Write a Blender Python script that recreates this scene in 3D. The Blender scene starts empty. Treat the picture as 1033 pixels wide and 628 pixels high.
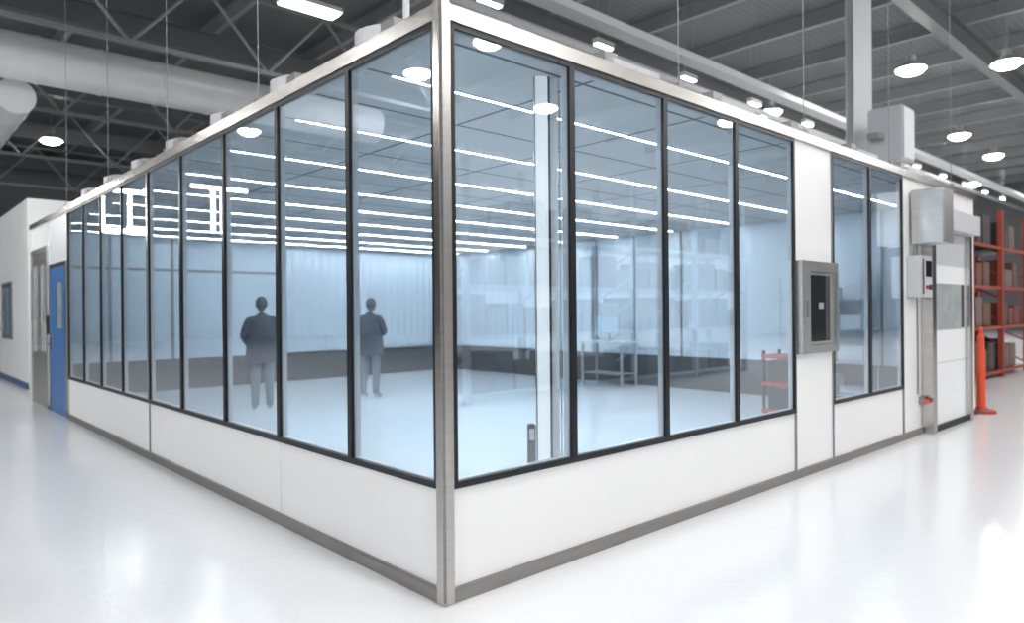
import bpy, bmesh, math, random
from mathutils import Vector, Matrix
random.seed(7)
S=bpy.context.scene
COL=S.collection
S.view_settings.view_transform='Standard'
# ---------------------------------------------------------------- camera frame
CAM=Vector((-2.184,-2.894,1.5))
F=712.0
YAW=math.radians(-42.6)
RT=Vector((math.cos(YAW),math.sin(YAW),0)); FW=Vector((-math.sin(YAW),math.cos(YAW),0))
def P(px,d,z):
    """world point at depth d in the direction of column px, height z"""
    t=(px-516.5)/F
    p=CAM+FW*d+RT*(t*d); p.z=z
    return p
# ---------------------------------------------------------------- materials
def nodes(m): return m.node_tree.nodes,m.node_tree.links
def mat(name,col,rough=.5,metal=0,emit=0,ecol=None,var=0,scale=8,bump=0,stretch=None,spec=.5):
    m=bpy.data.materials.new(name); m.use_nodes=True
    n,l=nodes(m); b=n['Principled BSDF']
    b.inputs['Base Color'].default_value=(*col,1); b.inputs['Roughness'].default_value=rough
    b.inputs['Metallic'].default_value=metal; b.inputs['Specular IOR Level'].default_value=spec
    if emit:
        b.inputs['Emission Color'].default_value=(*(ecol or col),1); b.inputs['Emission Strength'].default_value=emit
    if var or bump:
        tc=n.new('ShaderNodeTexCoord'); mp=n.new('ShaderNodeMapping'); ns=n.new('ShaderNodeTexNoise')
        ns.inputs['Scale'].default_value=scale; ns.inputs['Detail'].default_value=4
        if stretch: mp.inputs['Scale'].default_value=stretch
        l.new(tc.outputs['Object'],mp.inputs[0]); l.new(mp.outputs[0],ns.inputs['Vector'])
        if var:
            mx=n.new('ShaderNodeMix'); mx.data_type='RGBA'
            mx.inputs[6].default_value=(*[c*(1-var) for c in col],1); mx.inputs[7].default_value=(*[min(1,c*(1+var)) for c in col],1)
            l.new(ns.outputs[0],mx.inputs[0]); l.new(mx.outputs[2],b.inputs['Base Color'])
        if bump:
            bp=n.new('ShaderNodeBump'); bp.inputs['Strength'].default_value=bump; bp.inputs['Distance'].default_value=.02
            l.new(ns.outputs[0],bp.inputs['Height']); l.new(bp.outputs[0],b.inputs['Normal'])
    return m
M={}
M['panel']=mat('white_panel',(.88,.88,.88),.35,var=.015,scale=2)
M['panel2']=mat('white_panel_cool',(.84,.855,.87),.4,var=.02,scale=2)
M['column_glow']=mat('white_column_added_glow',(.95,.955,.96),.35,emit=.38,ecol=(.97,.985,1))  # plain white column, no lamp; emission added so it looks brighter
M['steel']=mat('brushed_stainless',(.55,.53,.51),.24,1,var=.18,scale=3,stretch=(1,1,14))
M['steelm']=mat('satin_stainless',(.60,.60,.59),.36,1,var=.16,scale=3,stretch=(1,1,10))
M['steelh']=mat('brushed_stainless_long',(.32,.31,.30),.34,1,var=.15,scale=3,stretch=(1,1,30))
M['steeld']=mat('dull_steel',(.30,.30,.30),.45,.7,var=.1)
M['black']=mat('black_frame',(.006,.006,.008),.35)
M['dark']=mat('dark_grey_plastic',(.035,.037,.042),.5)
M['grey']=mat('grey_paint',(.30,.31,.33),.5,var=.08)
M['lgrey']=mat('light_grey_paint',(.55,.57,.59),.45,var=.05)
M['duct']=mat('galvanised_duct',(.66,.67,.69),.45,.1,var=.06,scale=3)
M['beam']=mat('painted_roof_beam',(.13,.135,.14),.6,var=.1)
M['beaml']=mat('light_roof_purlin',(.27,.275,.285),.6,var=.1)
M['truss']=mat('roof_truss_paint',(.20,.205,.215),.6,var=.1)
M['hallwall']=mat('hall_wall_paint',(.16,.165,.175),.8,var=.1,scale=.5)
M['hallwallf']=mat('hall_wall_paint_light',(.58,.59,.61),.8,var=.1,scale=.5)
M['blue']=mat('blue_door_paint',(.05,.17,.42),.4)
M['bbase']=mat('blue_vinyl',(.05,.11,.25),.5)
M['orange']=mat('orange_plastic',(.78,.09,.03),.45)
M['rack']=mat('orange_rack_paint',(.30,.05,.028),.55)
M['rubber']=mat('black_rubber',(.02,.02,.02),.8)
M['carton']=mat('brown_cardboard',(.12,.06,.04),.8,var=.1)
M['cartonw']=mat('pale_cardboard',(.16,.12,.10),.8,var=.1)
M['cartonr']=mat('rust_plastic_bin',(.16,.04,.028),.6)
M['red']=mat('red_paint',(.42,.04,.03),.4)
M['screen']=mat('blue_screen',(.5,.64,.74),.2,emit=.15,ecol=(.6,.8,1))
M['screend']=mat('dark_screen',(.010,.011,.013),.05)
M['led']=mat('led_diffuser',(1,1,1),.4,emit=140,ecol=(.88,.95,1))
M['bay']=mat('high_bay_lens',(1,1,1),.4,emit=170,ecol=(1,.985,.965))
M['tube']=mat('linear_lens',(1,1,1),.4,emit=34,ecol=(1,.985,.965))
M['skin']=mat('skin',(.16,.15,.155),.55)
M['hair']=mat('dark_hair',(.07,.08,.09),.6)
M['coat']=mat('dark_grey_cloth',(.07,.08,.10),.85,bump=.2,scale=20)
M['trous']=mat('charcoal_trousers',(.19,.22,.26),.85)
M['coat2']=mat('slate_cloth',(.08,.092,.115),.85)
M['iwall']=mat('interior_panel',(.58,.66,.73),.45,var=.03,scale=1)
M['ikick']=mat('interior_grey_kick_panel',(.06,.065,.07),.5,var=.05)
M['igrey']=mat('pale_instrument_grey',(.50,.57,.63),.5)
M['idark']=mat('slate_instrument_grey',(.33,.38,.43),.5)
M['wglass']=mat('dim_window_glass',(.10,.20,.34),.1)
M['vinyl']=mat('clear_vinyl_window',(.42,.46,.46),.06,var=.30,scale=5)
M['bolt']=mat('zinc_rod',(.4,.4,.4),.4,.8)
def wave_mat(name,c1,c2,scale,axis='X',rough=.6,coord='Object',dist=0,bump=.3):
    m=bpy.data.materials.new(name); m.use_nodes=True; n,l=nodes(m); b=n['Principled BSDF']; b.inputs['Roughness'].default_value=rough
    tc=n.new('ShaderNodeTexCoord'); w=n.new('ShaderNodeTexWave'); w.bands_direction=axis; w.inputs['Scale'].default_value=scale
    w.inputs['Distortion'].default_value=dist; w.inputs['Detail'].default_value=1
    l.new(tc.outputs[coord],w.inputs['Vector'])
    mx=n.new('ShaderNodeMix'); mx.data_type='RGBA'; mx.inputs[6].default_value=(*c1,1); mx.inputs[7].default_value=(*c2,1)
    l.new(w.outputs['Fac'],mx.inputs[0]); l.new(mx.outputs[2],b.inputs['Base Color'])
    bp=n.new('ShaderNodeBump'); bp.inputs['Strength'].default_value=bump; bp.inputs['Distance'].default_value=.03
    l.new(w.outputs['Fac'],bp.inputs['Height']); l.new(bp.outputs[0],b.inputs['Normal'])
    return m
M['roofdeck']=wave_mat('corrugated_roof_deck',(.135,.138,.145),(.16,.163,.17),1.6,'Y',.7,bump=.1)
def brick_mat(name,c,line,w,h,mortar,rough=.5,offset=0.0,shift=(0,0,0)):
    m=bpy.data.materials.new(name); m.use_nodes=True; n,l=nodes(m); b=n['Principled BSDF']; b.inputs['Roughness'].default_value=rough
    tc=n.new('ShaderNodeTexCoord'); mp=n.new('ShaderNodeMapping'); mp.inputs['Location'].default_value=shift
    br=n.new('ShaderNodeTexBrick'); br.offset=offset; br.squash=1
    br.inputs['Scale'].default_value=1; br.inputs['Brick Width'].default_value=w; br.inputs['Row Height'].default_value=h
    br.inputs['Mortar Size'].default_value=mortar; br.inputs['Mortar Smooth'].default_value=.1
    br.inputs['Color1'].default_value=(*c,1); br.inputs['Color2'].default_value=(*[x*.92 for x in c],1); br.inputs['Mortar'].default_value=(*line,1)
    geo=n.new('ShaderNodeNewGeometry')
    l.new(geo.outputs['Position'],mp.inputs[0]); l.new(mp.outputs[0],br.inputs['Vector']); l.new(br.outputs['Color'],b.inputs['Base Color'])
    return m
M['iceil']=brick_mat('ceiling_filter_panels',(.62,.62,.62),(.06,.065,.07),1.3,.6675,.016,shift=(0,-.19,0))
M['ifloor']=mat('cleanroom_floor',(.68,.75,.81),.14,var=.05,scale=1.0)
def floor_mat():
    m=bpy.data.materials.new('white_epoxy_floor'); m.use_nodes=True; n,l=nodes(m); b=n['Principled BSDF']
    tc=n.new('ShaderNodeTexCoord'); a=n.new('ShaderNodeTexNoise'); a.inputs['Scale'].default_value=.35; a.inputs['Detail'].default_value=5
    l.new(tc.outputs['Object'],a.inputs['Vector'])
    mx=n.new('ShaderNodeMix'); mx.data_type='RGBA'; mx.inputs[6].default_value=(.745,.755,.775,1); mx.inputs[7].default_value=(.85,.855,.865,1)
    l.new(a.outputs[0],mx.inputs[0]); l.new(mx.outputs[2],b.inputs['Base Color'])
    b.inputs['Roughness'].default_value=.15
    c=n.new('ShaderNodeTexNoise'); c.inputs['Scale'].default_value=14; c.inputs['Detail'].default_value=3
    l.new(tc.outputs['Object'],c.inputs['Vector'])
    bp=n.new('ShaderNodeBump'); bp.inputs['Strength'].default_value=.22; bp.inputs['Distance'].default_value=.01
    l.new(c.outputs[0],bp.inputs['Height']); l.new(bp.outputs[0],b.inputs['Normal'])
    return m
M['floor']=floor_mat()
def glass_mat():
    m=bpy.data.materials.new('blue_tinted_glass'); m.use_nodes=True; n,l=nodes(m); n.remove(n['Principled BSDF']); o=n['Material Output']
    tr=n.new('ShaderNodeBsdfTransparent'); tr.inputs[0].default_value=(.92,.965,.995,1)
    gl=n.new('ShaderNodeBsdfGlossy'); gl.inputs['Roughness'].default_value=.008; gl.inputs['Color'].default_value=(.97,.985,1,1)
    lw=n.new('ShaderNodeLayerWeight'); lw.inputs[0].default_value=.5
    p=n.new('ShaderNodeMath'); p.operation='POWER'; p.inputs[1].default_value=3.4; l.new(lw.outputs['Facing'],p.inputs[0])
    q=n.new('ShaderNodeMath'); q.operation='MULTIPLY_ADD'; q.inputs[1].default_value=.8; q.inputs[2].default_value=.12; l.new(p.outputs[0],q.inputs[0])
    mx=n.new('ShaderNodeMixShader'); l.new(q.outputs[0],mx.inputs[0]); l.new(tr.outputs[0],mx.inputs[1]); l.new(gl.outputs[0],mx.inputs[2])
    l.new(mx.outputs[0],o.inputs[0]); return m
M['glass']=glass_mat()
# ---------------------------------------------------------------- mesh builder
WL={}
class B:
    def __init__(s): s.bm=bmesh.new(); s.mi=0
    def _tag(s,n0):
        s.bm.faces.ensure_lookup_table()
        for f in s.bm.faces[n0:]: f.material_index=s.mi
    def box(s,x0,x1,y0,y1,z0,z1,bev=0):
        n0=len(s.bm.faces)
        vs=[s.bm.verts.new((x,y,z)) for x in (x0,x1) for y in (y0,y1) for z in (z0,z1)]
        fs=[(0,1,3,2),(4,6,7,5),(0,4,5,1),(2,3,7,6),(0,2,6,4),(1,5,7,3)]
        faces=[s.bm.faces.new([vs[i] for i in f]) for f in fs]
        if bev:
            es=list({e for f in faces for e in f.edges})
            bmesh.ops.bevel(s.bm,geom=es,offset=bev,segments=2,affect='EDGES')
        s._tag(n0); return s
    def cyl(s,p0,p1,r0,r1=None,seg=20,caps=True):
        n0=len(s.bm.faces)
        p0=Vector(p0);p1=Vector(p1); d=p1-p0; r1=r0 if r1 is None else r1
        q=Vector((0,0,1)).rotation_difference(d.normalized()) if d.length else None
        mt=Matrix.Translation((p0+p1)/2)@q.to_matrix().to_4x4()
        bmesh.ops.create_cone(s.bm,cap_ends=caps,segments=seg,radius1=r0,radius2=r1,depth=d.length,matrix=mt)
        s._tag(n0); return s
    def sph(s,c,r,sc=(1,1,1),seg=20):
        n0=len(s.bm.faces)
        bmesh.ops.create_uvsphere(s.bm,u_segments=seg,v_segments=seg//2,radius=r,matrix=Matrix.Translation(c)@Matrix.Diagonal((*sc,1)))
        s._tag(n0); return s
    def rot(s,ang,c,axis='Z'):
        bmesh.ops.rotate(s.bm,verts=s.bm.verts,cent=c,matrix=Matrix.Rotation(ang,3,axis)); return s
    def done(s,name,mats,parent=None,smooth=False,kind=None,label=None,cat=None,group=None,origin=None):
        bm=s.bm; bmesh.ops.recalc_face_normals(bm,faces=bm.faces)
        xs=[v.co.x for v in bm.verts];ys=[v.co.y for v in bm.verts];zs=[v.co.z for v in bm.verts]
        o=Vector(origin) if origin else Vector(((min(xs)+max(xs))/2,(min(ys)+max(ys))/2,min(zs)))
        bmesh.ops.translate(bm,verts=bm.verts,vec=-o)
        me=bpy.data.meshes.new(name); bm.to_mesh(me); bm.free()
        if not isinstance(mats,(list,tuple)): mats=[mats]
        for k in mats: me.materials.append(M[k])
        if smooth:
            for p in me.polygons: p.use_smooth=True
            me.set_sharp_from_angle(angle=math.radians(40))
        ob=bpy.data.objects.new(name,me); COL.objects.link(ob)
        place(ob,o,parent); meta(ob,kind,label,cat,group); return ob
def place(ob,o,parent=None):
    WL[ob.name]=Vector(o)
    ob.location=o
    if parent:
        ob.parent=parent; ob.location=Vector(o)-WL[parent.name]
def meta(ob,kind=None,label=None,cat=None,group=None):
    if kind: ob['kind']=kind
    if label: ob['label']=label
    if cat: ob['category']=cat
    if group: ob['group']=group
def empty(name,o,label,cat,group=None):
    e=bpy.data.objects.new(name,None); COL.objects.link(e); e.empty_display_size=.2
    place(e,Vector(o)); meta(e,None,label,cat,group); return e
def kids(o): return [c for c in bpy.data.objects if c.parent==o]
def dup(root,delta,parent=None,label=None):
    c=root.copy(); COL.objects.link(c)
    if parent: c.parent=parent; WL[c.name]=WL[root.name]+Vector(delta)
    else:
        c.location=root.location+Vector(delta); WL[c.name]=WL[root.name]+Vector(delta)
    for k in kids(root): dup(k,delta,c)
    if label: c['label']=label
    return c
ST='structure'
def B1(*a,bev=0): return B().box(*a,bev=bev)
HC=9.6
# ================================================================ HALL SHELL
B1(-22,52,-18,40,-.2,0).done('floor','floor',kind=ST,label='glossy white epoxy factory floor')
B1(-22,52,-18,40,HC,HC+.2).done('ceiling','roofdeck',kind=ST,label='dark corrugated industrial roof deck')
B1(-22,52,40,40.3,0,HC).done('wall_back','hallwall',kind=ST,label='dim grey industrial hall wall')
B1(52,52.3,-18,40,0,HC).done('wall_right','hallwall',kind=ST,label='dim grey industrial hall wall')
B1(-22,52,-18.3,-18,0,HC).done('wall_front','hallwallf',kind=ST,label='pale grey industrial hall wall')
B1(-22.3,-22,14,40,0,HC).done('wall_left','hallwall',kind=ST,label='dim grey hall wall, unseen, added to darken reflections in the left panes')  # unseen part-length wall added to keep the bright world out of pane reflections
b=B(); b.box(.3,.42,14.4,16.4,0,3.9).box(.3,.42,17.9,26,0,3.9).box(.3,.42,16.4,17.9,0,.97).box(.3,.42,16.4,17.9,2.28,3.9).box(.42,14,14.4,14.52,0,3.9)
b.box(.42,14,14.52,26,3.8,3.9)
b.done('wall_left','panel',kind=ST,label='tall white partition wall of adjoining room')
b=B().box(.27,.31,16.4,17.9,.97,1.02).box(.27,.31,16.4,17.9,2.23,2.28).box(.27,.31,16.4,16.46,1.02,2.23).box(.27,.31,17.84,17.9,1.02,2.23)
w=b.done('window_30','steeld',kind=ST,label='window with thin frame in white partition')
B1(.34,.36,16.46,17.84,1.02,2.23).done('window_pane','wglass',w)
B1(.28,.30,14.4,26,0,.12).done('baseboard_left','bbase',kind=ST,label='dark blue vinyl baseboard on white partition')
# ================================================================ CLEANROOM
LV=[.06,.945,1.95,2.97,4.04,5.06,6.08,7.06,8.0,8.95]
RU=[.06,.98,1.94,2.89,3.87]; RU2=[4.65,5.57,6.51]
ZB,ZT,ZR=.60,2.985,3.085
LEN_V=12.0; LEN_U=9.35
T=.05
B1(T,LEN_U-T,T,LEN_V-T,.0,.012).done('floor','ifloor',kind=ST,label='pale blue seamless cleanroom floor')
B1(T,LEN_U-T,T,LEN_V-T,2.985,3.04).done('ceiling','iceil',kind=ST,label='cleanroom ceiling of grey filter panels in grid')
B1(.01,T,.05,5.055,.075,ZB-.015).done('wall_left','panel',kind=ST,label='white lower wall panel under glazing')
B1(.01,T,5.065,8.98,.075,ZB-.015).done('wall_left','panel',kind=ST,label='white lower wall panel under glazing')
B1(.05,3.865,.01,T,.075,ZB-.015).done('wall_front','panel',kind=ST,label='white lower wall panel under glazing')
B1(3.885,4.64,.01,T,.075,ZT+.02).done('wall_front','panel',kind=ST,label='white full height wall panel beside pass-through')
B1(4.655,6.50,.01,T,.075,ZB-.015).done('wall_front','panel',kind=ST,label='white lower wall panel under glazing')
B1(6.53,7.16,.01,T,.075,ZT+.02).done('wall_front','panel',kind=ST,label='white full height panel beside roll-up door')
B().box(7.16,8.75,.01,T,2.44,ZT+.02).done('wall_front','panel',kind=ST,label='white panel above roll-up door')
B().box(8.75,LEN_U-.05,.01,T,.075,ZT+.02).done('wall_front','panel',kind=ST,label='white end panel beside roll-up door')
b=B(); b.box(.01,T,9.0,10.4,2.3,ZT+.02).box(.01,T,9.0,9.06,.075,2.3).box(.01,T,10.34,10.5,.075,2.3).box(.01,T,10.5,11.95,2.62,ZT+.02)
b.done('wall_left','panel2',kind=ST,label='white wall panel around the doors')
b=B().box(T,LEN_U,LEN_V-T,LEN_V,.62,3.04).done('wall_back','iwall',kind=ST,label='pale panel wall on far side of cleanroom')
B1(T,LEN_U,LEN_V-T-.01,LEN_V-T,.012,.62).done('baseboard_back','ikick',kind=ST,label='dark grey lower band on far cleanroom wall')
b=B().box(LEN_U-T,LEN_U,T,LEN_V-T,.62,3.04).done('wall_right','iwall',kind=ST,label='pale panel wall at end of cleanroom')
B1(LEN_U-T-.01,LEN_U-T,T,LEN_V-T,.012,.62).done('baseboard_right','ikick',kind=ST,label='dark grey lower band on cleanroom end wall')
tn=[0]
def trim(b,mk,label,smooth=False):
    tn[0]+=1; return b.done('trim_%d'%tn[0],mk,kind=ST,label=label,smooth=smooth)
trim(B1(-.015,T,.04,9.0,0,.075,bev=.004),'steelh','stainless floor channel')
trim(B1(-.015,T,10.4,10.5,0,.075,bev=.004),'steelh','stainless floor channel')
trim(B1(.04,7.1,-.015,T,0,.075,bev=.004),'steelh','stainless floor channel')
trim(B1(8.8,LEN_U,-.015,T,0,.075,bev=.004),'steelh','stainless floor channel')
b=B().box(-.02,.10,.04,LEN_V,ZT+.015,ZR,bev=.002)
trim(b,'steel','stainless roof edge fascia')
b=B().box(.04,LEN_U,-.02,.10,ZT+.015,ZR,bev=.002)
trim(b,'steel','stainless roof edge fascia')
b=B().box(-.028,.05,-.028,.05,0,ZR+.02,bev=.014)
trim(b,'steel','rounded stainless corner post',smooth=True)
for (x0,x1) in ((3.865,3.885),(4.64,4.655),(6.505,6.53)):
    trim(B1(x0,x1,-.004,T,.075,ZT+.015),'steeld','vertical steel joint strip')
trim(B1(-.004,T,5.052,5.068,.075,ZB-.01),'steeld','vertical steel joint strip')
trim(B1(-.004,T,8.98,9.0,.0,ZT+.015),'steel','vertical steel joint strip')
trim(B1(.004,.01,1.947,1.951,.075,ZB-.02),'panel2','fine panel joint')
B1(.1,LEN_U,.1,LEN_V,3.04,3.07).done('ceiling','grey',kind=ST,label='flat cleanroom roof deck')
wn=[0]
def window(axis,a,c,z0=ZB-.015,z1=ZT+.015,f=.022):
    wn[0]+=1
    def bx(b,u0,u1,t0,t1,z0,z1):
        if axis=='u': b.box(u0,u1,t0,t1,z0,z1)
        else: b.box(t0,t1,u0,u1,z0,z1)
    if axis=='v' and a>5: f=.012
    b=B()
    bx(b,a,a+f,-.008,.014,z0,z1); bx(b,c-f,c,-.008,.014,z0,z1)
    bx(b,a+f,c-f,-.008,.014,z0,z0+.035); bx(b,a+f,c-f,-.008,.014,z1-.03,z1)
    b.mi=1
    bx(b,a,a+f+.012,.014,T,z0,z1-.02); bx(b,c-f-.012,c,.014,T,z0,z1-.02)
    bx(b,a+f+.012,c-f-.012,.014,T,z0,z0+.04); bx(b,a+f+.012,c-f-.012,.014,T,z1-.04,z1-.02)
    w=b.done('window_%d'%wn[0],['black','lgrey'],kind=ST,label='tall black-framed cleanroom window with blue tinted glass')
    b=B(); bx(b,a+f,c-f,.006,.012,z0+.035,z1-.03)
    b.done('glass_pane','glass',w)
for i in range(9): window('v',LV[i],LV[i+1])
for i in range(4): window('u',RU[i],RU[i+1])
for i in range(2): window('u',RU2[i],RU2[i+1])
trim(B1(-.016,.0,5.045,5.075,ZB,ZT),'steel','stainless mullion cover')
# ---------------- LED strips
led_y=[.86+1.335*i for i in range(9)]
first=None
for y in led_y[:8]+[11.4]:
    if first is None:
        b=B().box(.25,9.1,y-.014,y+.014,2.979,2.985)
        first=b.done('ceiling_light','lgrey',label='long slim white LED strip light on cleanroom ceiling',cat='strip light',group='cleanroom ceiling strip lights')
        B1(.27,9.08,y-.008,y+.008,2.9775,2.979).done('light_diffuser','led',first)
        y0=y
    else: dup(first,(0,y-y0,0))
# ---------------- interior column just behind the glazing
c0=P(548,4.5,0); cx,cy=c0.x,c0.y
e=empty('service_column',(cx,cy,.012),'slim off-white service column with thin posts behind glazing','column')
def rb(x0,x1,y0,y1,z0,z1,bev=0):
    return B().box(cx+x0,cx+x1,cy+y0,cy+y1,z0,z1,bev=bev).rot(math.radians(-38),(cx,cy,0))
rb(-.045,.035,-.045,.045,.012,2.985,.006).done('column_body','column_glow',e)
rb(-.052,-.045,-.045,.0,.012,2.985).done('rail_edge','steeld',e)
rb(.035,.05,-.03,.03,.012,2.985).done('rail_edge','dark',e)
rb(.05,.10,-.02,.03,.012,2.985,.004).done('cable_channel','panel',e)
rb(.108,.114,-.02,-.01,.012,2.985).done('thin_post','steeld',e)
rb(.125,.155,-.02,-.005,.012,2.985).done('thin_post','panel2',e)
rb(.165,.175,-.02,-.005,.012,2.985).done('thin_post','dark',e)
rb(-.11,-.06,-.05,0,.50,.79,.006).done('power_box','dark',e)
rb(-.10,-.07,-.054,-.05,.69,.76).done('box_plate','lgrey',e)
# ---------------- far wall curtains (pleated)
def curtain(x0,x1,y,z0,z1,n,alongx=True,label='pale blue pleated strip curtain'):
    bm=bmesh.new(); N=n*8; vs=[]
    for i in range(N+1):
        t=i/N; a=x0+(x1-x0)*t; w=.012*math.sin(t*n*2*math.pi)
        for z in (z0,z1):
            vs.append(bm.verts.new((a,y+w,z) if alongx else (y+w,a,z)))
    for i in range(N): bm.faces.new([vs[2*i],vs[2*i+2],vs[2*i+3],vs[2*i+1]])
    b=B(); b.bm.free(); b.bm=bm
    return b.done('curtain','iwall',smooth=True,label=label,cat='curtain')
curtain(4.6,8.9,11.82,.66,2.9,22)
curtain(7.0,11.5,9.2,.66,2.9,22,alongx=False)
for x in (1.2,2.3,3.4,4.5):
    trim(B1(x,x+.05,LEN_V-T-.03,LEN_V-T-.012,.62,2.985),'steeld','far wall mullion')
trim(B1(.1,4.5,LEN_V-T-.028,LEN_V-T-.014,2.35,2.40),'steeld','far wall transom')
for y in (1.2,2.4,3.6,4.8,5.9,6.9):
    trim(B1(LEN_U-T-.03,LEN_U-T-.012,y,y+.03,.62,2.985),'steeld','end wall mullion')
# ---------------- LEFT DOORS
b=B().box(-.012,.04,9.06,9.11,.0,2.3).box(-.012,.04,10.29,10.34,0,2.3).box(-.012,.04,9.11,10.29,2.24,2.3)
d=b.done('door_1','steel',kind=ST,label='blue swing door with narrow vision window in steel frame')
b=B(); b.box(.0,.035,9.12,9.40,.01,2.23).box(.0,.035,9.75,10.28,.01,2.23).box(.0,.035,9.40,9.75,.01,1.3).box(.0,.035,9.40,9.75,2.0,2.23)
b.done('door_leaf','blue',d)
B1(.004,.02,9.40,9.75,1.3,2.0).done('door_window','vinyl',d)
b=B().cyl((-.0,10.15,1.05),(-.06,10.15,1.05),.012).cyl((-.06,10.15,1.05),(-.06,10.02,1.05),.011).box(-.008,0,10.11,10.19,.93,1.15)
b.done('door_handle','steel',d,smooth=True)
b=B().box(-.012,.04,10.5,10.57,0,2.62).box(-.012,.04,11.88,11.95,0,2.62).box(-.012,.04,10.57,11.88,2.55,2.62)
d=b.done('door_2','steelm',kind=ST,label='pair of glazed stainless doors with pull handles')
for y0 in (10.58,11.235):
    b=B().box(0,.035,y0,y0+.1,.01,2.54).box(0,.035,y0+.54,y0+.64,.01,2.54).box(0,.035,y0+.1,y0+.54,.01,.9).box(0,.035,y0+.1,y0+.54,2.35,2.54)
    lf=b.done('door_leaf','steelm',d)
    B1(.012,.02,y0+.1,y0+.54,.9,2.35).done('door_window','vinyl',lf)
for y in (11.15,11.32):
    b=B().cyl((-.06,y,.9),(-.06,y,1.4),.014).cyl((0,y,.95),(-.06,y,.95),.01).cyl((0,y,1.35),(-.06,y,1.35),.01)
    b.done('door_handle','steel',d,smooth=True)
e=empty('access_panel',(-.03,10.42,1.2),'small dark card reader and call button panel beside doors','control panel')
B1(-.03,.008,10.38,10.46,1.2,1.5,bev=.005).done('panel_body','dark',e)
B1(-.034,-.03,10.395,10.445,1.38,1.47).done('panel_screen','screend',e)
# ---------------- PASS-THROUGH
e=empty('pass_through',(4.26,-.01,1.12),'brushed stainless pass-through box with recessed dark window','pass-through')
b=B().box(3.89,4.635,-.06,.009,1.84,1.93,bev=.003).box(3.89,4.635,-.06,.009,1.10,1.17,bev=.003).box(3.89,4.05,-.06,.009,1.17,1.84).box(4.60,4.635,-.06,.009,1.17,1.84)
b.done('cabinet_frame','steelm',e)
B1(4.05,4.60,.002,.009,1.17,1.84).done('cabinet_back','dark',e)
b=B().box(4.055,4.595,-.012,.001,1.175,1.20).box(4.055,4.595,-.012,.001,1.81,1.835).box(4.055,4.08,-.012,.001,1.20,1.81).box(4.57,4.595,-.012,.001,1.20,1.81)
dr=b.done('door','steelm',e)
B1(4.08,4.57,-.006,-.001,1.20,1.81).done('door_window','screend',dr)
B1(3.97,4.00,-.07,-.06,1.42,1.58,bev=.003).done('door_latch','steeld',e)
B1(4.33,4.43,-.009,-.006,1.50,1.56).done('instruction_label','grey',e)
# ---------------- ROLL-UP DOOR
b=B().box(7.12,7.26,-.12,.0,0,2.44,bev=.004).box(8.62,8.74,-.12,.0,0,2.44,bev=.004)
d=b.done('door_3','steel',kind=ST,label='white high-speed roll-up door with stainless side guides')
n=6
b=B()
for i in range(n):
    z0=.02+i*2.42/n; b.box(7.26,8.62,-.06,-.03,z0,z0+2.42/n-.012,bev=.003)
b.mi=1
for i in range(1,n):
    z0=.02+i*2.42/n; b.box(7.26,8.62,-.058,-.03,z0-.012,z0)
cur=b.done('door_curtain',['panel2','lgrey'],d)
B1(7.34,8.54,-.068,-.061,1.24,1.80).done('door_window','vinyl',cur)
B1(8.42,8.54,-.071,-.068,1.24,1.80).done('window_edge','dark',cur)
B1(7.26,8.62,-.09,-.03,.0,.07,bev=.01).done('bottom_bar','rubber',d)
b=B().box(7.14,8.80,-.20,.0,2.45,2.70,bev=.004)
b.done('roller_housing','lgrey',d)
b=B().box(6.74,7.13,-.34,-.02,2.24,2.86,bev=.004)
mh=b.done('motor_housing','steelm',d)
B1(6.765,7.105,-.346,-.34,2.265,2.835).done('housing_cover','steelm',mh)
e=empty('door_control_box',(6.82,-.1,1.6),'pale door control box with black screen and buttons','control box')
B1(6.66,6.98,-.16,.008,1.62,2.10,bev=.01).done('box_body','lgrey',e)
B1(6.76,6.94,-.168,-.16,1.86,2.04).done('box_screen','screend',e)
b=B().cyl((6.78,-.16,1.74),(6.78,-.185,1.74),.022); b.done('push_button','red',e,smooth=True)
b=B().cyl((6.88,-.16,1.74),(6.88,-.185,1.74),.03); b.done('push_button','dark',e,smooth=True)
B1(6.66,6.70,-.163,-.16,1.66,2.06).done('box_hinge','dark',e)
B().cyl((6.82,-.05,.5),(6.82,-.05,1.62),.012).done('conduit','steeld',e,smooth=True)
B().cyl((6.82,-.05,2.10),(6.82,-.05,2.24),.012).done('conduit','steeld',e,smooth=True)
e=empty('photo_eye_sensor',(7.05,-.06,.36),'small orange photo-eye sensor on grey bracket','sensor')
B1(7.02,7.09,-.05,.008,.36,.45).done('bracket','steeld',e)
B().cyl((7.05,-.05,.40),(7.05,-.09,.40),.028).done('sensor_head','orange',e,smooth=True)
# ================================================================ ROOF EQUIPMENT
def ffu(x,y):
    e=empty('fan_filter_unit',(x,y,3.07),'pale fan filter unit with round blower on cleanroom roof','fan filter unit','roof fan filter units')
    B1(x-.28,x+.28,y-.55,y+.55,3.07,3.25,bev=.01).done('unit_body','lgrey',e)
    b=B().cyl((x,y,3.25),(x,y,3.39),.22,.22).cyl((x,y,3.39),(x,y,3.43),.22,.14)
    b.done('blower','duct',e,smooth=True)
    B1(x-.24,x-.1,y-.45,y-.3,3.25,3.33).done('junction_box','steeld',e)
    return e
f=ffu(.48,1.25)
for y in (2.6,3.95,5.3,6.65,8.0,9.35): dup(f,(0,y-1.25,0))
for x in (1.9,3.3,4.7,6.1,7.6): dup(f,(x-.48,-.5,0))
b=B().cyl((.13,.5,3.12),(.13,9.5,3.12),.02).cyl((.13,.5,3.12),(.13,.5,3.3),.02)
b.done('conduit_pipe','duct',smooth=True,label='thin galvanised conduit along roof edge',cat='pipe')
rd=None
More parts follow.
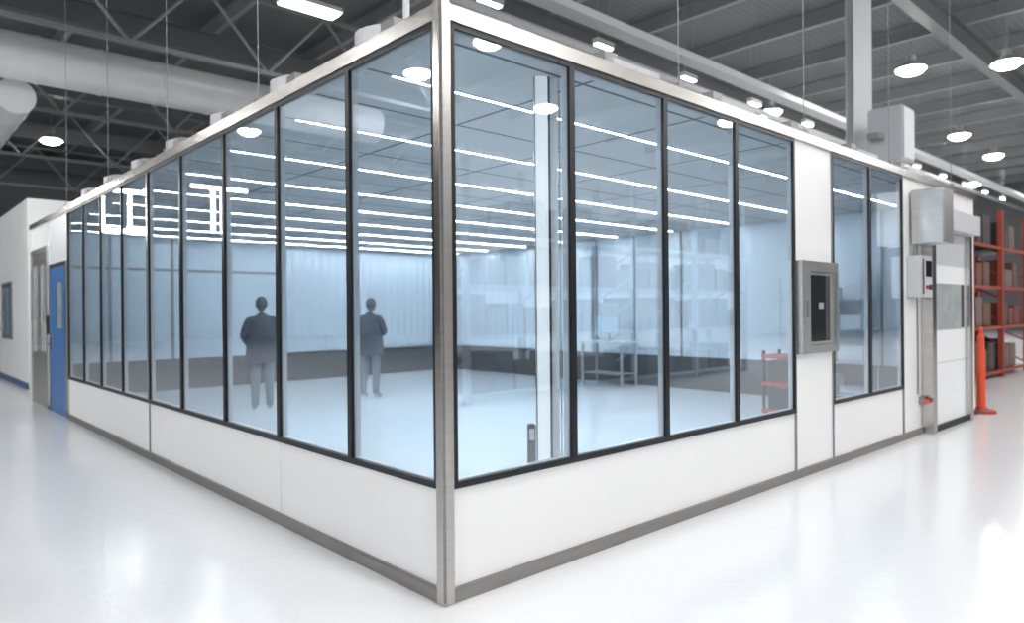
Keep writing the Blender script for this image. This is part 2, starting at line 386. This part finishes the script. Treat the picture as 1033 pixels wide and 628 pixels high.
for (x,y) in ((.06,2.4),(.06,4.6),(.06,6.9),(.06,9.3),(2.2,.06),(4.2,.06),(6.3,.06),(8.5,.06)):
    if rd is None:
        b=B().cyl((x,y,ZR),(x,y,HC),.004,seg=8).box(x-.03,x+.03,y-.03,y+.03,ZR,ZR+.06)
        rd=b.done('hanger_rod','steeld',label='thin vertical steel hanger rod from roof',cat='hanger rod',group='roof hanger rods'); r0=(x,y)
    else: dup(rd,(x-r0[0],y-r0[1],0))
# ================================================================ HALL ROOF
def ibeam(b,axis,a0,a1,c,z,h=.4,w=.2,t=.03):
    def bx(a0,a1,c0,c1,z0,z1):
        if axis=='x': b.box(a0,a1,c0,c1,z0,z1)
        else: b.box(c0,c1,a0,a1,z0,z1)
    bx(a0,a1,c-w/2,c+w/2,z,z+t); bx(a0,a1,c-w/2,c+w/2,z+h-t,z+h); bx(a0,a1,c-t/2,c+t/2,z+t,z+h-t)
b=B(); ibeam(b,'x',-22,52,3,8.6,.6,.3)
m0=b.done('roof_beam','beam',label='large dark steel roof beam',cat='roof beam',group='main roof beams')
for y in (10,17,24,31,38,-4,-11): dup(m0,(0,y-3,0))
b=B(); ibeam(b,'y',-18,40,0,9.2,.4,.14)
m0=b.done('roof_purlin','beaml',label='pale steel roof purlin',cat='roof purlin',group='roof purlins')
for x in range(-20,52,3):
    if x!=0: dup(m0,(x+1,0,0))
def truss(y):
    b=B()
    b.box(-22,52,y-.06,y+.06,7.2,7.3).box(-22,52,y-.06,y+.06,8.9,9.0)
    x=-22
    while x<52:
        b.cyl((x,y,7.25),(x+1.5,y,8.95),.04,seg=6).cyl((x+1.5,y,8.95),(x+3,y,7.25),.04,seg=6); x+=3
    return b.done('roof_truss','truss',label='open-web steel roof truss',cat='roof truss',group='roof trusses')
tt=truss(13.5)
for y in (20.5,27.5,34.5): dup(tt,(0,y-13.5,0))
def highbay(x,y,z=8.0):
    e=empty('high_bay_light',(x,y,z-.1),'round bright high-bay light hanging from the roof','high-bay light','high-bay lights')
    b=B().cyl((x,y,z+.02),(x,y,z+.22),.38,.16).cyl((x,y,z+.22),(x,y,z+.4),.12,.12).cyl((x,y,z+.4),(x,y,HC-.002),.008,seg=8)
    b.done('lamp_housing','grey',e,smooth=True)
    b=B().cyl((x,y,z),(x,y,z+.02),.36,.36,seg=28).cyl((x,y,z-.10),(x,y,z),.22,.36,seg=28)
    b.done('lamp_lens','bay',e)
    return e
hb=highbay(18.97,3.9)
pos=[(20.4,2.0),(28.5,5.3),(33.7,5.4),(36,4.2),(26,12),(14,-5.5),(6,-6.5),(-2,-7),(14,-13),(2,-13),(-7,-2.5),(-8,5),(-9,13),(-6,-13),(22,-6),(30,-6),(36,12),(16,19),(3,28),(-8,22),(25,26),(10.8,11.2),(0.3,-2.6),(41,8),(30,9),(12,-2.2),(20,8.5),(9,-10),(20,-10),(27,-8.5),(33,-3)]
for (x,y) in pos: dup(hb,(x-18.97,y-3.9,0))
def linear(x,y,z,l=1.3,w=.5,g='linear hall lights'):
    e=empty('linear_light',(x,y,z),'bright rectangular hall light fixture','hall light',g)
    B1(x-l/2,x+l/2,y-w/2,y+w/2,z+.02,z+.12,bev=.01).done('fixture_housing','lgrey',e)
    B1(x-l/2+.03,x+l/2-.03,y-w/2+.03,y+w/2-.03,z,z+.02).done('fixture_lens','tube',e)
    for s in (-1,1): B().cyl((x+s*l/3,y,z+.12),(x+s*l/3,y,HC-.002),.006,seg=6).done('suspension_wire','steeld',e)
    return e
ln=linear(4.9,11.1,8.0)
for (x,y) in ((-5,4.6),(-5,15),(-2.5,20)): dup(ln,(x-4.9,y-11.1,0))
ln=linear(5.2,5.6,6.4,.5,.14,'linear lights along the cable tray')
for i in range(1,12): dup(ln,(2.8*i,0,0))
def glowframe(px,py0,D,w,h,bars,label):  # made-up emitter out of view, added only for its reflection in the left glass
    """unseen glowing frame, added where the glazing mirrors it"""
    t=(px-516.5)/F
    q=CAM+FW*D+RT*(t*D); x,y=-q.x,q.y
    z=1.5+(316-py0)/F*D
    e=empty('added_glow_frame',(x,y,z-h),label,'hanging light','added reflection frames')  # no real hanging light; unseen emitter added for its reflection
    b=B()
    for (a0,a1,z0,z1) in bars:
        b.box(x+a0*w,x+a1*w,y-.02,y+.02,z-h+z0*h,z-h+z1*h)
    b.done('glow_bar','tube',e)
    for s in (-.45,.45): B().cyl((x+s*w,y,z+.002),(x+s*w,y,HC-.002),.006,seg=6).done('suspension_wire','bolt',e)
glowframe(127,190,14,.9,.85,[(-.5,.5,.93,1),(-.5,-.43,0,.93),(.43,.5,0,.93),(-.43,.43,0,.07),(-.1,-.05,.07,.93)],'added unseen glowing rectangular frame mirrored in the glazing')
glowframe(222,188,13,1.0,.85,[(-.5,.5,.94,1),(-.08,-.02,0,.94),(.1,.15,.0,.94)],'added unseen glowing T-shaped bars mirrored in the glazing')
def duct(name,p0,p1,r,label):
    p0=Vector(p0);p1=Vector(p1); b=B().cyl(p0,p1,r,seg=32)
    L=(p1-p0).length; dd=(p1-p0).normalized(); k=1.2
    while k<L:
        b.cyl(p0+dd*(k-.03),p0+dd*(k+.03),r*1.03,seg=32); k+=1.2
    return b.done(name,'duct',smooth=True,label=label,cat='duct')
duct('air_duct',(-9,15.2,7.0),(9,15.2,7.0),.5,'large pale round ventilation duct under the roof')
duct('air_duct',(.3,15.75,6.3),(.3,30,6.3),.38,'pale round branch duct under the roof')
b=B()
b.box(-4,50,4.85,5.15,6.40,6.44).box(-4,50,4.85,4.87,6.44,6.54).box(-4,50,5.13,5.15,6.44,6.54)
b.done('cable_tray','lgrey',label='long pale overhead cable tray',cat='cable tray')
b=B().cyl((-4,7.6,7.4),(50,7.6,7.4),.09); b.done('overhead_pipe','lgrey',smooth=True,label='long pale overhead pipe',cat='pipe')
p=P(868,14,0)
b=B().box(p.x-.18,p.x+.18,p.y-.17,p.y-.14,0,HC).box(p.x-.18,p.x+.18,p.y+.14,p.y+.17,0,HC).box(p.x-.03,p.x+.03,p.y-.14,p.y+.14,0,HC)
b.rot(math.radians(-42),p)
b.done('steel_column','lgrey',label='pale steel building column behind cleanroom',cat='column')
p=P(900,13.2,0)
e=empty('electrical_cabinet',(p.x,p.y,4.2),'grey electrical cabinet mounted high on column','electrical cabinet')
B1(p.x-.3,p.x+.3,p.y-.3,p.y+.3,4.2,5.2,bev=.02).done('cabinet_body','lgrey',e)
B1(p.x-.27,p.x+.27,p.y-.32,p.y-.3,4.24,5.16,bev=.005).done('cabinet_door','lgrey',e)
B1(p.x-.6,p.x-.3,p.y+.0,p.y+.2,4.6,4.7).done('bracket','steeld',e)
# ================================================================ RIGHT SIDE
q=Vector((9.54,-.01,0))
e=empty('delineator_post',q,'orange plastic delineator post on dark round base','safety post')
b=B().cyl(q,q+Vector((0,0,.045)),.185,.17,seg=28).cyl(q+Vector((0,0,.045)),q+Vector((0,0,.08)),.11,.07,seg=28)
b.done('post_base','rack',e,smooth=True)
b=B().cyl(q+Vector((0,0,.07)),q+Vector((0,0,1.08)),.060,.045).cyl(q+Vector((0,0,1.08)),q+Vector((0,0,1.12)),.045,.025).cyl(q+Vector((0,0,1.12)),q+Vector((0,0,1.18)),.025,.025).sph(q+Vector((0,0,1.19)),.03)
b.done('post_shaft','orange',e,smooth=True)
def rack(x,y,nb=2,h=3.6,bay=2.2,dp=1.0,rm='rack',label='tall orange-red pallet rack stacked with dark boxes',g='orange pallet racks'):
    e=empty('pallet_rack',(x,y,0),label,'pallet rack',g)
    for i in range(nb+1):
        xx=x+i*bay; b=B().box(xx-.05,xx+.05,y-.05,y+.05,0,h).box(xx-.05,xx+.05,y+dp-.05,y+dp+.05,0,h)
        z=.2
        while z<h-.5: b.cyl((xx,y,z),(xx,y+dp,z+.5),.02,seg=6); z+=.5
        b.box(xx-.07,xx+.07,y-.07,y+.07,0,.01)
        b.done('upright',rm,e)
    for i in range(nb):
        for z in (.15,1.1,1.95,2.8):
            if z>h-.6: continue
            B().box(x+i*bay+.05,x+(i+1)*bay-.05,y-.03,y+.02,z-.06,z).done('rack_beam',rm,e)
            B().box(x+i*bay+.05,x+(i+1)*bay-.05,y+dp-.02,y+dp+.03,z-.06,z).done('rack_beam',rm,e)
            B1(x+i*bay+.05,x+(i+1)*bay-.05,y+.02,y+dp-.02,z-.02,z).done('rack_deck','dark',e)
            a=x+i*bay+.1
            while a<x+(i+1)*bay-.5:
                w=random.uniform(.35,.6); hh=random.uniform(.35,.7)
                if a+w>x+(i+1)*bay-.08: break
                bb=B().box(a,a+w,y+.08,y+dp-.1,z,z+hh,bev=.008)
                bx=bb.done('storage_box',random.choice(['carton','cartonw','dark','cartonr','dark']),label='dark storage box stacked on pallet rack',cat='box',group='boxes on the pallet racks')
                B1(a+w/2-.03,a+w/2+.03,y+.076,y+.08,z,z+hh-.008).done('box_tape','cartonw',bx)
                a+=w+.06
    return e
rack(11.6,1.2,3,h=3.6)
rack(5.0,-7.0,4,h=4.2,rm='idark',label='tall grey pallet rack stacked with boxes',g='grey pallet racks')
EX,EY=11.6,1.04
e=empty('fire_extinguisher',(EX,EY,1.0),'red fire extinguisher hung on the rack upright','fire extinguisher')
B().cyl((EX,EY,1.0),(EX,EY,1.4),.085).cyl((EX,EY,1.4),(EX,EY,1.47),.085,.03).done('cylinder','red',e,smooth=True)
B().cyl((EX,EY,1.47),(EX,EY,1.52),.025).box(EX-.07,EX+.07,EY-.015,EY+.015,1.52,1.55).done('valve','dark',e)
B().cyl((EX-.09,EY-.04,1.17),(EX-.09,EY-.02,1.49),.012).done('hose','rubber',e,smooth=True)
B1(EX-.04,EX+.04,EY+.08,EY+.11,1.05,1.45).done('bracket','steeld',e)
# ================================================================ INSIDE FURNITURE
def bench(x,y,l=1.5,dp=.7,label='pale laboratory workbench with steel legs'):
    e=empty('workbench',(x,y,.012),label,'workbench')
    B1(x-dp/2,x+dp/2,y-l/2,y+l/2,.86,.90,bev=.006).done('bench_top','igrey',e)
    for sx in (-1,1):
        for sy in (-1,1):
            B1(x+sx*(dp/2-.05)-.02,x+sx*(dp/2-.05)+.02,y+sy*(l/2-.05)-.02,y+sy*(l/2-.05)+.02,.012,.86).done('leg','grey',e)
    B1(x-dp/2+.05,x+dp/2-.05,y-l/2+.07,y+l/2-.07,.25,.27).done('lower_shelf','grey',e)
    return e
def monitor(x,y,z,scr='screen'):
    e=empty('computer_monitor',(x,y,z),'grey computer monitor showing a pale blue screen','monitor')
    B().cyl((x,y,z),(x,y,z+.015),.11,seg=20).done('monitor_stand_base','idark',e,smooth=True)
    B1(x+.02,x+.05,y-.02,y+.02,z+.015,z+.25).done('monitor_neck','idark',e)
    B1(x-.015,x+.015,y-.28,y+.28,z+.14,z+.50,bev=.005).done('monitor_body','igrey',e)
    B1(x-.019,x-.015,y-.26,y+.26,z+.16,z+.48).done('monitor_screen',scr,e)
    return e
bench(8.8,6.2,l=1.1,dp=.55); monitor(8.85,6.25,.90)
def shelf(x,y,l=1.3,dp=.5,h=2.0):
    e=empty('wire_shelving',(x,y,.012),'chrome wire shelving unit holding equipment','shelving')
    for sx in (-1,1):
        for sy in (-1,1): B().cyl((x+sx*dp/2,y+sy*l/2,.012),(x+sx*dp/2,y+sy*l/2,h),.012,seg=10).done('post','igrey',e,smooth=True)
    for z in (.2,.7,1.2,1.65):
        b=B(); b.box(x-dp/2,x+dp/2,y-l/2,y-l/2+.015,z-.02,z).box(x-dp/2,x+dp/2,y+l/2-.015,y+l/2,z-.02,z).box(x-dp/2,x-dp/2+.015,y-l/2,y+l/2,z-.02,z).box(x+dp/2-.015,x+dp/2,y-l/2,y+l/2,z-.02,z)
        k=y-l/2+.05
        while k<y+l/2-.02: b.box(x-dp/2,x+dp/2,k,k+.008,z-.008,z); k+=.05
        b.done('wire_shelf','igrey',e)
    return e
cols=['idark','igrey','igrey','iwall']
for (sx,sy) in ((8.95,1.9),):
    shelf(sx,sy)
    for z in (.2,.7,1.2,1.65):
        a=sy-.6
        while a<sy+.35:
            w=random.uniform(.25,.5); hh=random.uniform(.12,.38)
            if a+w>sy+.63: break
            k=random.choice(cols)
            eo=B1(sx-.18,sx+.2,a,a+w,z,z+hh,bev=.01).done('equipment_case',k,label='boxed instrument resting on wire shelving',cat='equipment',group='instruments on the wire shelving')
            B1(sx-.186,sx-.18,a+.03,a+w-.03,z+.03,z+hh*.6).done('front_panel',random.choice(['idark','igrey']),eo)
            a+=w+random.uniform(.04,.15)
def cart(x,y):
    e=empty('utility_cart',(x,y,.012),'open dark utility cart with red trim on castors','cart')
    for sx in (-.22,.22):
        for sy in (-.33,.33): B1(x+sx-.015,x+sx+.015,y+sy-.015,y+sy+.015,.1,.95).done('cart_post','dark',e)
    for z in (.14,.5,.86):
        B().box(x-.24,x+.24,y-.35,y+.35,z,z+.03).done('cart_shelf','dark',e)
        B().box(x-.25,x-.24,y-.35,y+.35,z-.01,z+.035).done('shelf_trim','red',e)
    b=B().cyl((x-.2,y-.35,.95),(x-.2,y-.45,1.0),.012).cyl((x+.2,y-.35,.95),(x+.2,y-.45,1.0),.012).cyl((x-.2,y-.45,1.0),(x+.2,y-.45,1.0),.012)
    b.done('push_handle','dark',e,smooth=True)
    for sx in (-.2,.2):
        for sy in (-.3,.3): B().cyl((x+sx-.015,y+sy,.062),(x+sx+.015,y+sy,.062),.05,seg=16).box(x+sx-.02,x+sx+.02,y+sy-.02,y+sy+.02,.09,.14).done('castor','rubber',e)
    B1(x-.21,x+.18,y-.28,y+.28,.53,.82,bev=.01).done('cart_bin','dark',e)
    B1(x-.21,x+.18,y-.28,y+.28,.17,.46,bev=.01).done('cart_bin','dark',e)
    return e
cart(6.9,1.45)
e=empty('security_camera',(6.2,1.0,2.985),'black dome camera unit hung from cleanroom ceiling','camera')
B().cyl((6.2,1.0,2.5),(6.2,1.0,2.985),.02).done('camera_pole','dark',e,smooth=True)
B().box(6.07,6.33,.93,1.07,2.35,2.5,bev=.02).done('camera_body','dark',e)
B().sph((6.2,1.0,2.33),.08).done('camera_dome','screend',e,smooth=True)
# ================================================================ PEOPLE
def person(x,y,face,pose,coat,label,z0=.012,hair='hair'):
    R=Matrix.Rotation(face,4,'Z')
    J={'pel':(0,0,.95,.15,.12),'waist':(0,.0,1.08,.15,.115),'chest':(0,.01,1.28,.175,.125),'neckb':(0,.01,1.45,.085,.07),'neck':(0,-.005,1.52,.055,.055)}
    for s,n in ((-1,'l'),(1,'r')):
        J['hip'+n]=(s*.09,0,.88,.105,.105); J['knee'+n]=(s*.105+pose.get('kx',0),pose['k'+n],.50,.075,.08); J['ank'+n]=(s*.11,pose['a'+n],.09,.062,.062); J['toe'+n]=(s*.125,pose['a'+n]-.17,.04,.042,.03)
        J['sh'+n]=(s*.20,.01,1.405,.072,.068)
        J['el'+n]=pose['el'+n]+(.055,.055); J['wr'+n]=pose['wr'+n]+(.034,.028)
        w=Vector(pose['wr'+n]); el=Vector(pose['el'+n]); dd=(w-el).normalized(); J['pa'+n]=tuple(w+dd*.07)+(.036,.018)
    E=[('pel','waist'),('waist','chest'),('chest','neckb'),('neckb','neck')]
    for n in 'lr': E+=[('pel','hip'+n),('hip'+n,'knee'+n),('knee'+n,'ank'+n),('ank'+n,'toe'+n),('chest','sh'+n),('sh'+n,'el'+n),('el'+n,'wr'+n),('wr'+n,'pa'+n)]
    for n,s in (('l',-1),('r',1)):
        w=Vector(pose['wr'+n]); el=Vector(pose['el'+n]); dd=(w-el).normalized(); side=dd.cross(Vector((1,0,0)))
        if side.length<.1: side=Vector((0,1,0))
        side.normalize(); curl=Vector((-s,0,0))
        root=w+dd*.07
        for i,(o,L) in enumerate(((-.027,.065),(-.009,.075),(.009,.07),(.027,.055))):
            a=root+side*o+dd*.03; J['f%s%da'%(n,i)]=tuple(a)+(.0095,.0095)
            bq=a+dd*L*.6+curl*.008; J['f%s%db'%(n,i)]=tuple(bq)+(.0085,.0085)
            cq=bq+dd*L*.45+curl*.022; J['f%s%dc'%(n,i)]=tuple(cq)+(.0075,.0075)
            E+=[('pa'+n,'f%s%da'%(n,i)),('f%s%da'%(n,i),'f%s%db'%(n,i)),('f%s%db'%(n,i),'f%s%dc'%(n,i))]
        a=w+dd*.03-side*.035; J['t%sa'%n]=tuple(a)+(.012,.012); bq=a+dd*.035-side*.015+curl*.012; J['t%sb'%n]=tuple(bq)+(.0095,.0095)
        E+=[('wr'+n,'t%sa'%n),('t%sa'%n,'t%sb'%n)]
    ks=list(J); me=bpy.data.meshes.new('tmp'); me.from_pydata([J[k][:3] for k in ks],[(ks.index(a),ks.index(c)) for a,c in E],[])
    ob=bpy.data.objects.new('tmp',me); COL.objects.link(ob)
    md=ob.modifiers.new('s','SKIN'); md.use_smooth_shade=True
    for i,k in enumerate(ks):
        sv=me.skin_vertices[0].data[i]; sv.radius=(J[k][3],J[k][4]); sv.use_root=(k=='pel')
    ss=ob.modifiers.new('u','SUBSURF'); ss.levels=1; ss.render_levels=1
    dg=bpy.context.evaluated_depsgraph_get(); ev=ob.evaluated_get(dg); m2=bpy.data.meshes.new_from_object(ev)
    bpy.data.objects.remove(ob)
    bm=bmesh.new(); bm.from_mesh(m2)
    n0=len(bm.verts)
    hc=Vector((0,-.02,1.63)); hp=pose.get('head',0)
    r=bmesh.ops.create_uvsphere(bm,u_segments=24,v_segments=16,radius=1)
    for v in r['verts']:
        c=v.co; x_,y_,z_=c.x*.077,c.y*.098,c.z*.118
        if z_<0: x_*=1-.35*(-c.z)**1.5; y_=y_*(1-.12*(-c.z))
        if c.y<-.6 and abs(c.x)<.28 and -.3<c.z<.12: y_-=.022*(1-abs(c.x)/.28)
        if c.y<-.5 and .2<abs(c.x)<.55 and .0<c.z<.28: y_+=.010
        if c.y<-.6 and abs(c.x)<.4 and -.62<c.z<-.48: y_-=.006
        v.co=hc+Vector((x_,y_,z_))
    for s in (-1,1):
        bmesh.ops.create_uvsphere(bm,u_segments=8,v_segments=6,radius=1,matrix=Matrix.Translation(hc+Vector((s*.078,.005,-.005)))@Matrix.Diagonal((.012,.022,.032,1)))
    bm.verts.ensure_lookup_table()
    if hp: bmesh.ops.rotate(bm,verts=bm.verts[n0:],cent=(0,0,1.53),matrix=Matrix.Rotation(hp,3,'X'))
    for f in bm.faces:
        c=f.calc_center_median(); f.smooth=True
        near=min((c-Vector(pose['wr'+n])).length for n in 'lr')
        hand=near<.19 and min((c-Vector(pose['el'+n])).length for n in 'lr')>.235
        if c.z>1.50 or hand: f.material_index=0
        elif c.z>.90: f.material_index=1
        elif c.z>.105: f.material_index=2
        else: f.material_index=3
    o=Vector((x,y,z0)); bmesh.ops.transform(bm,verts=bm.verts,matrix=Matrix.Translation(o)@R)
    b=B(); b.bm.free(); b.bm=bm
    ob=b.done('person',['skin',coat,'trous','idark'],label=label,cat='person',origin=o)
    b=B(); b.sph(hc+Vector((0,.022,.024)),1,(.088,.102,.108),seg=24)
    for v in list(b.bm.verts):
        if v.co.z<hc.z-.075 or (v.co.y<hc.y-.055 and v.co.z<hc.z+.055): b.bm.verts.remove(v)
    if hp: b.rot(hp,(0,0,1.53),'X')
    bmesh.ops.transform(b.bm,verts=b.bm.verts,matrix=Matrix.Translation(o)@R)
    b.done('hair',hair,ob,smooth=True)
    b=B()
    bm=b.bm; N=20
    rings=[]
    for z_,rx,ry in ((1.42,.15,.11),(1.3,.21,.145),(1.15,.22,.16),(1.0,.23,.17),(.74,.25,.19)):
        rings.append([bm.verts.new((rx*math.cos(2*math.pi*i/N)*(1+.03*math.sin(i*3)),ry*math.sin(2*math.pi*i/N),z_)) for i in range(N)])
    for a,c in zip(rings,rings[1:]):
        for i in range(N): bm.faces.new((a[i],a[(i+1)%N],c[(i+1)%N],c[i]))
    bmesh.ops.transform(bm,verts=bm.verts,matrix=Matrix.Translation(o)@R)
    b.done('jacket',coat,ob,smooth=True)
    return ob
pA=P(264,10.9,0); pB=P(373,12.4,0)
person(pA.x,pA.y,math.radians(165),dict(kl=-.02,kr=.01,al=0.0,ar=.05,ell=(-.28,.02,1.14),elr=(.28,.02,1.14),wrl=(-.20,-.18,1.02),wrr=(.20,-.18,1.02),head=.2),'coat','person in dark loose jacket and trousers seen from behind')
person(pB.x,pB.y,math.radians(120),dict(kl=-.03,kr=.02,al=0.02,ar=.06,ell=(-.27,-.04,1.15),elr=(.27,-.04,1.15),wrl=(-.10,-.25,1.10),wrr=(.12,-.25,1.14),head=.35),'coat2','person in dark slate jacket with hands held before the waist')
# ================================================================ WORLD / CAMERA
w=bpy.data.worlds.new('World'); S.world=w; w.use_nodes=True
w.node_tree.nodes['Background'].inputs[0].default_value=(.92,.95,1,1); w.node_tree.nodes['Background'].inputs[1].default_value=1.3
cd=bpy.data.cameras.new('Camera'); cam=bpy.data.objects.new('Camera',cd); COL.objects.link(cam)
cd.sensor_width=36; cd.lens=F/1033*36; cd.clip_end=300
cd.dof.use_dof=True; cd.dof.focus_distance=4.8; cd.dof.aperture_fstop=1.2
cam.matrix_world=Matrix.Translation(CAM)@Matrix.Rotation(YAW,4,'Z')@Matrix.Rotation(math.radians(90),4,'X')@Matrix.Rotation(math.radians(-.5),4,'Z')
S.camera=cam
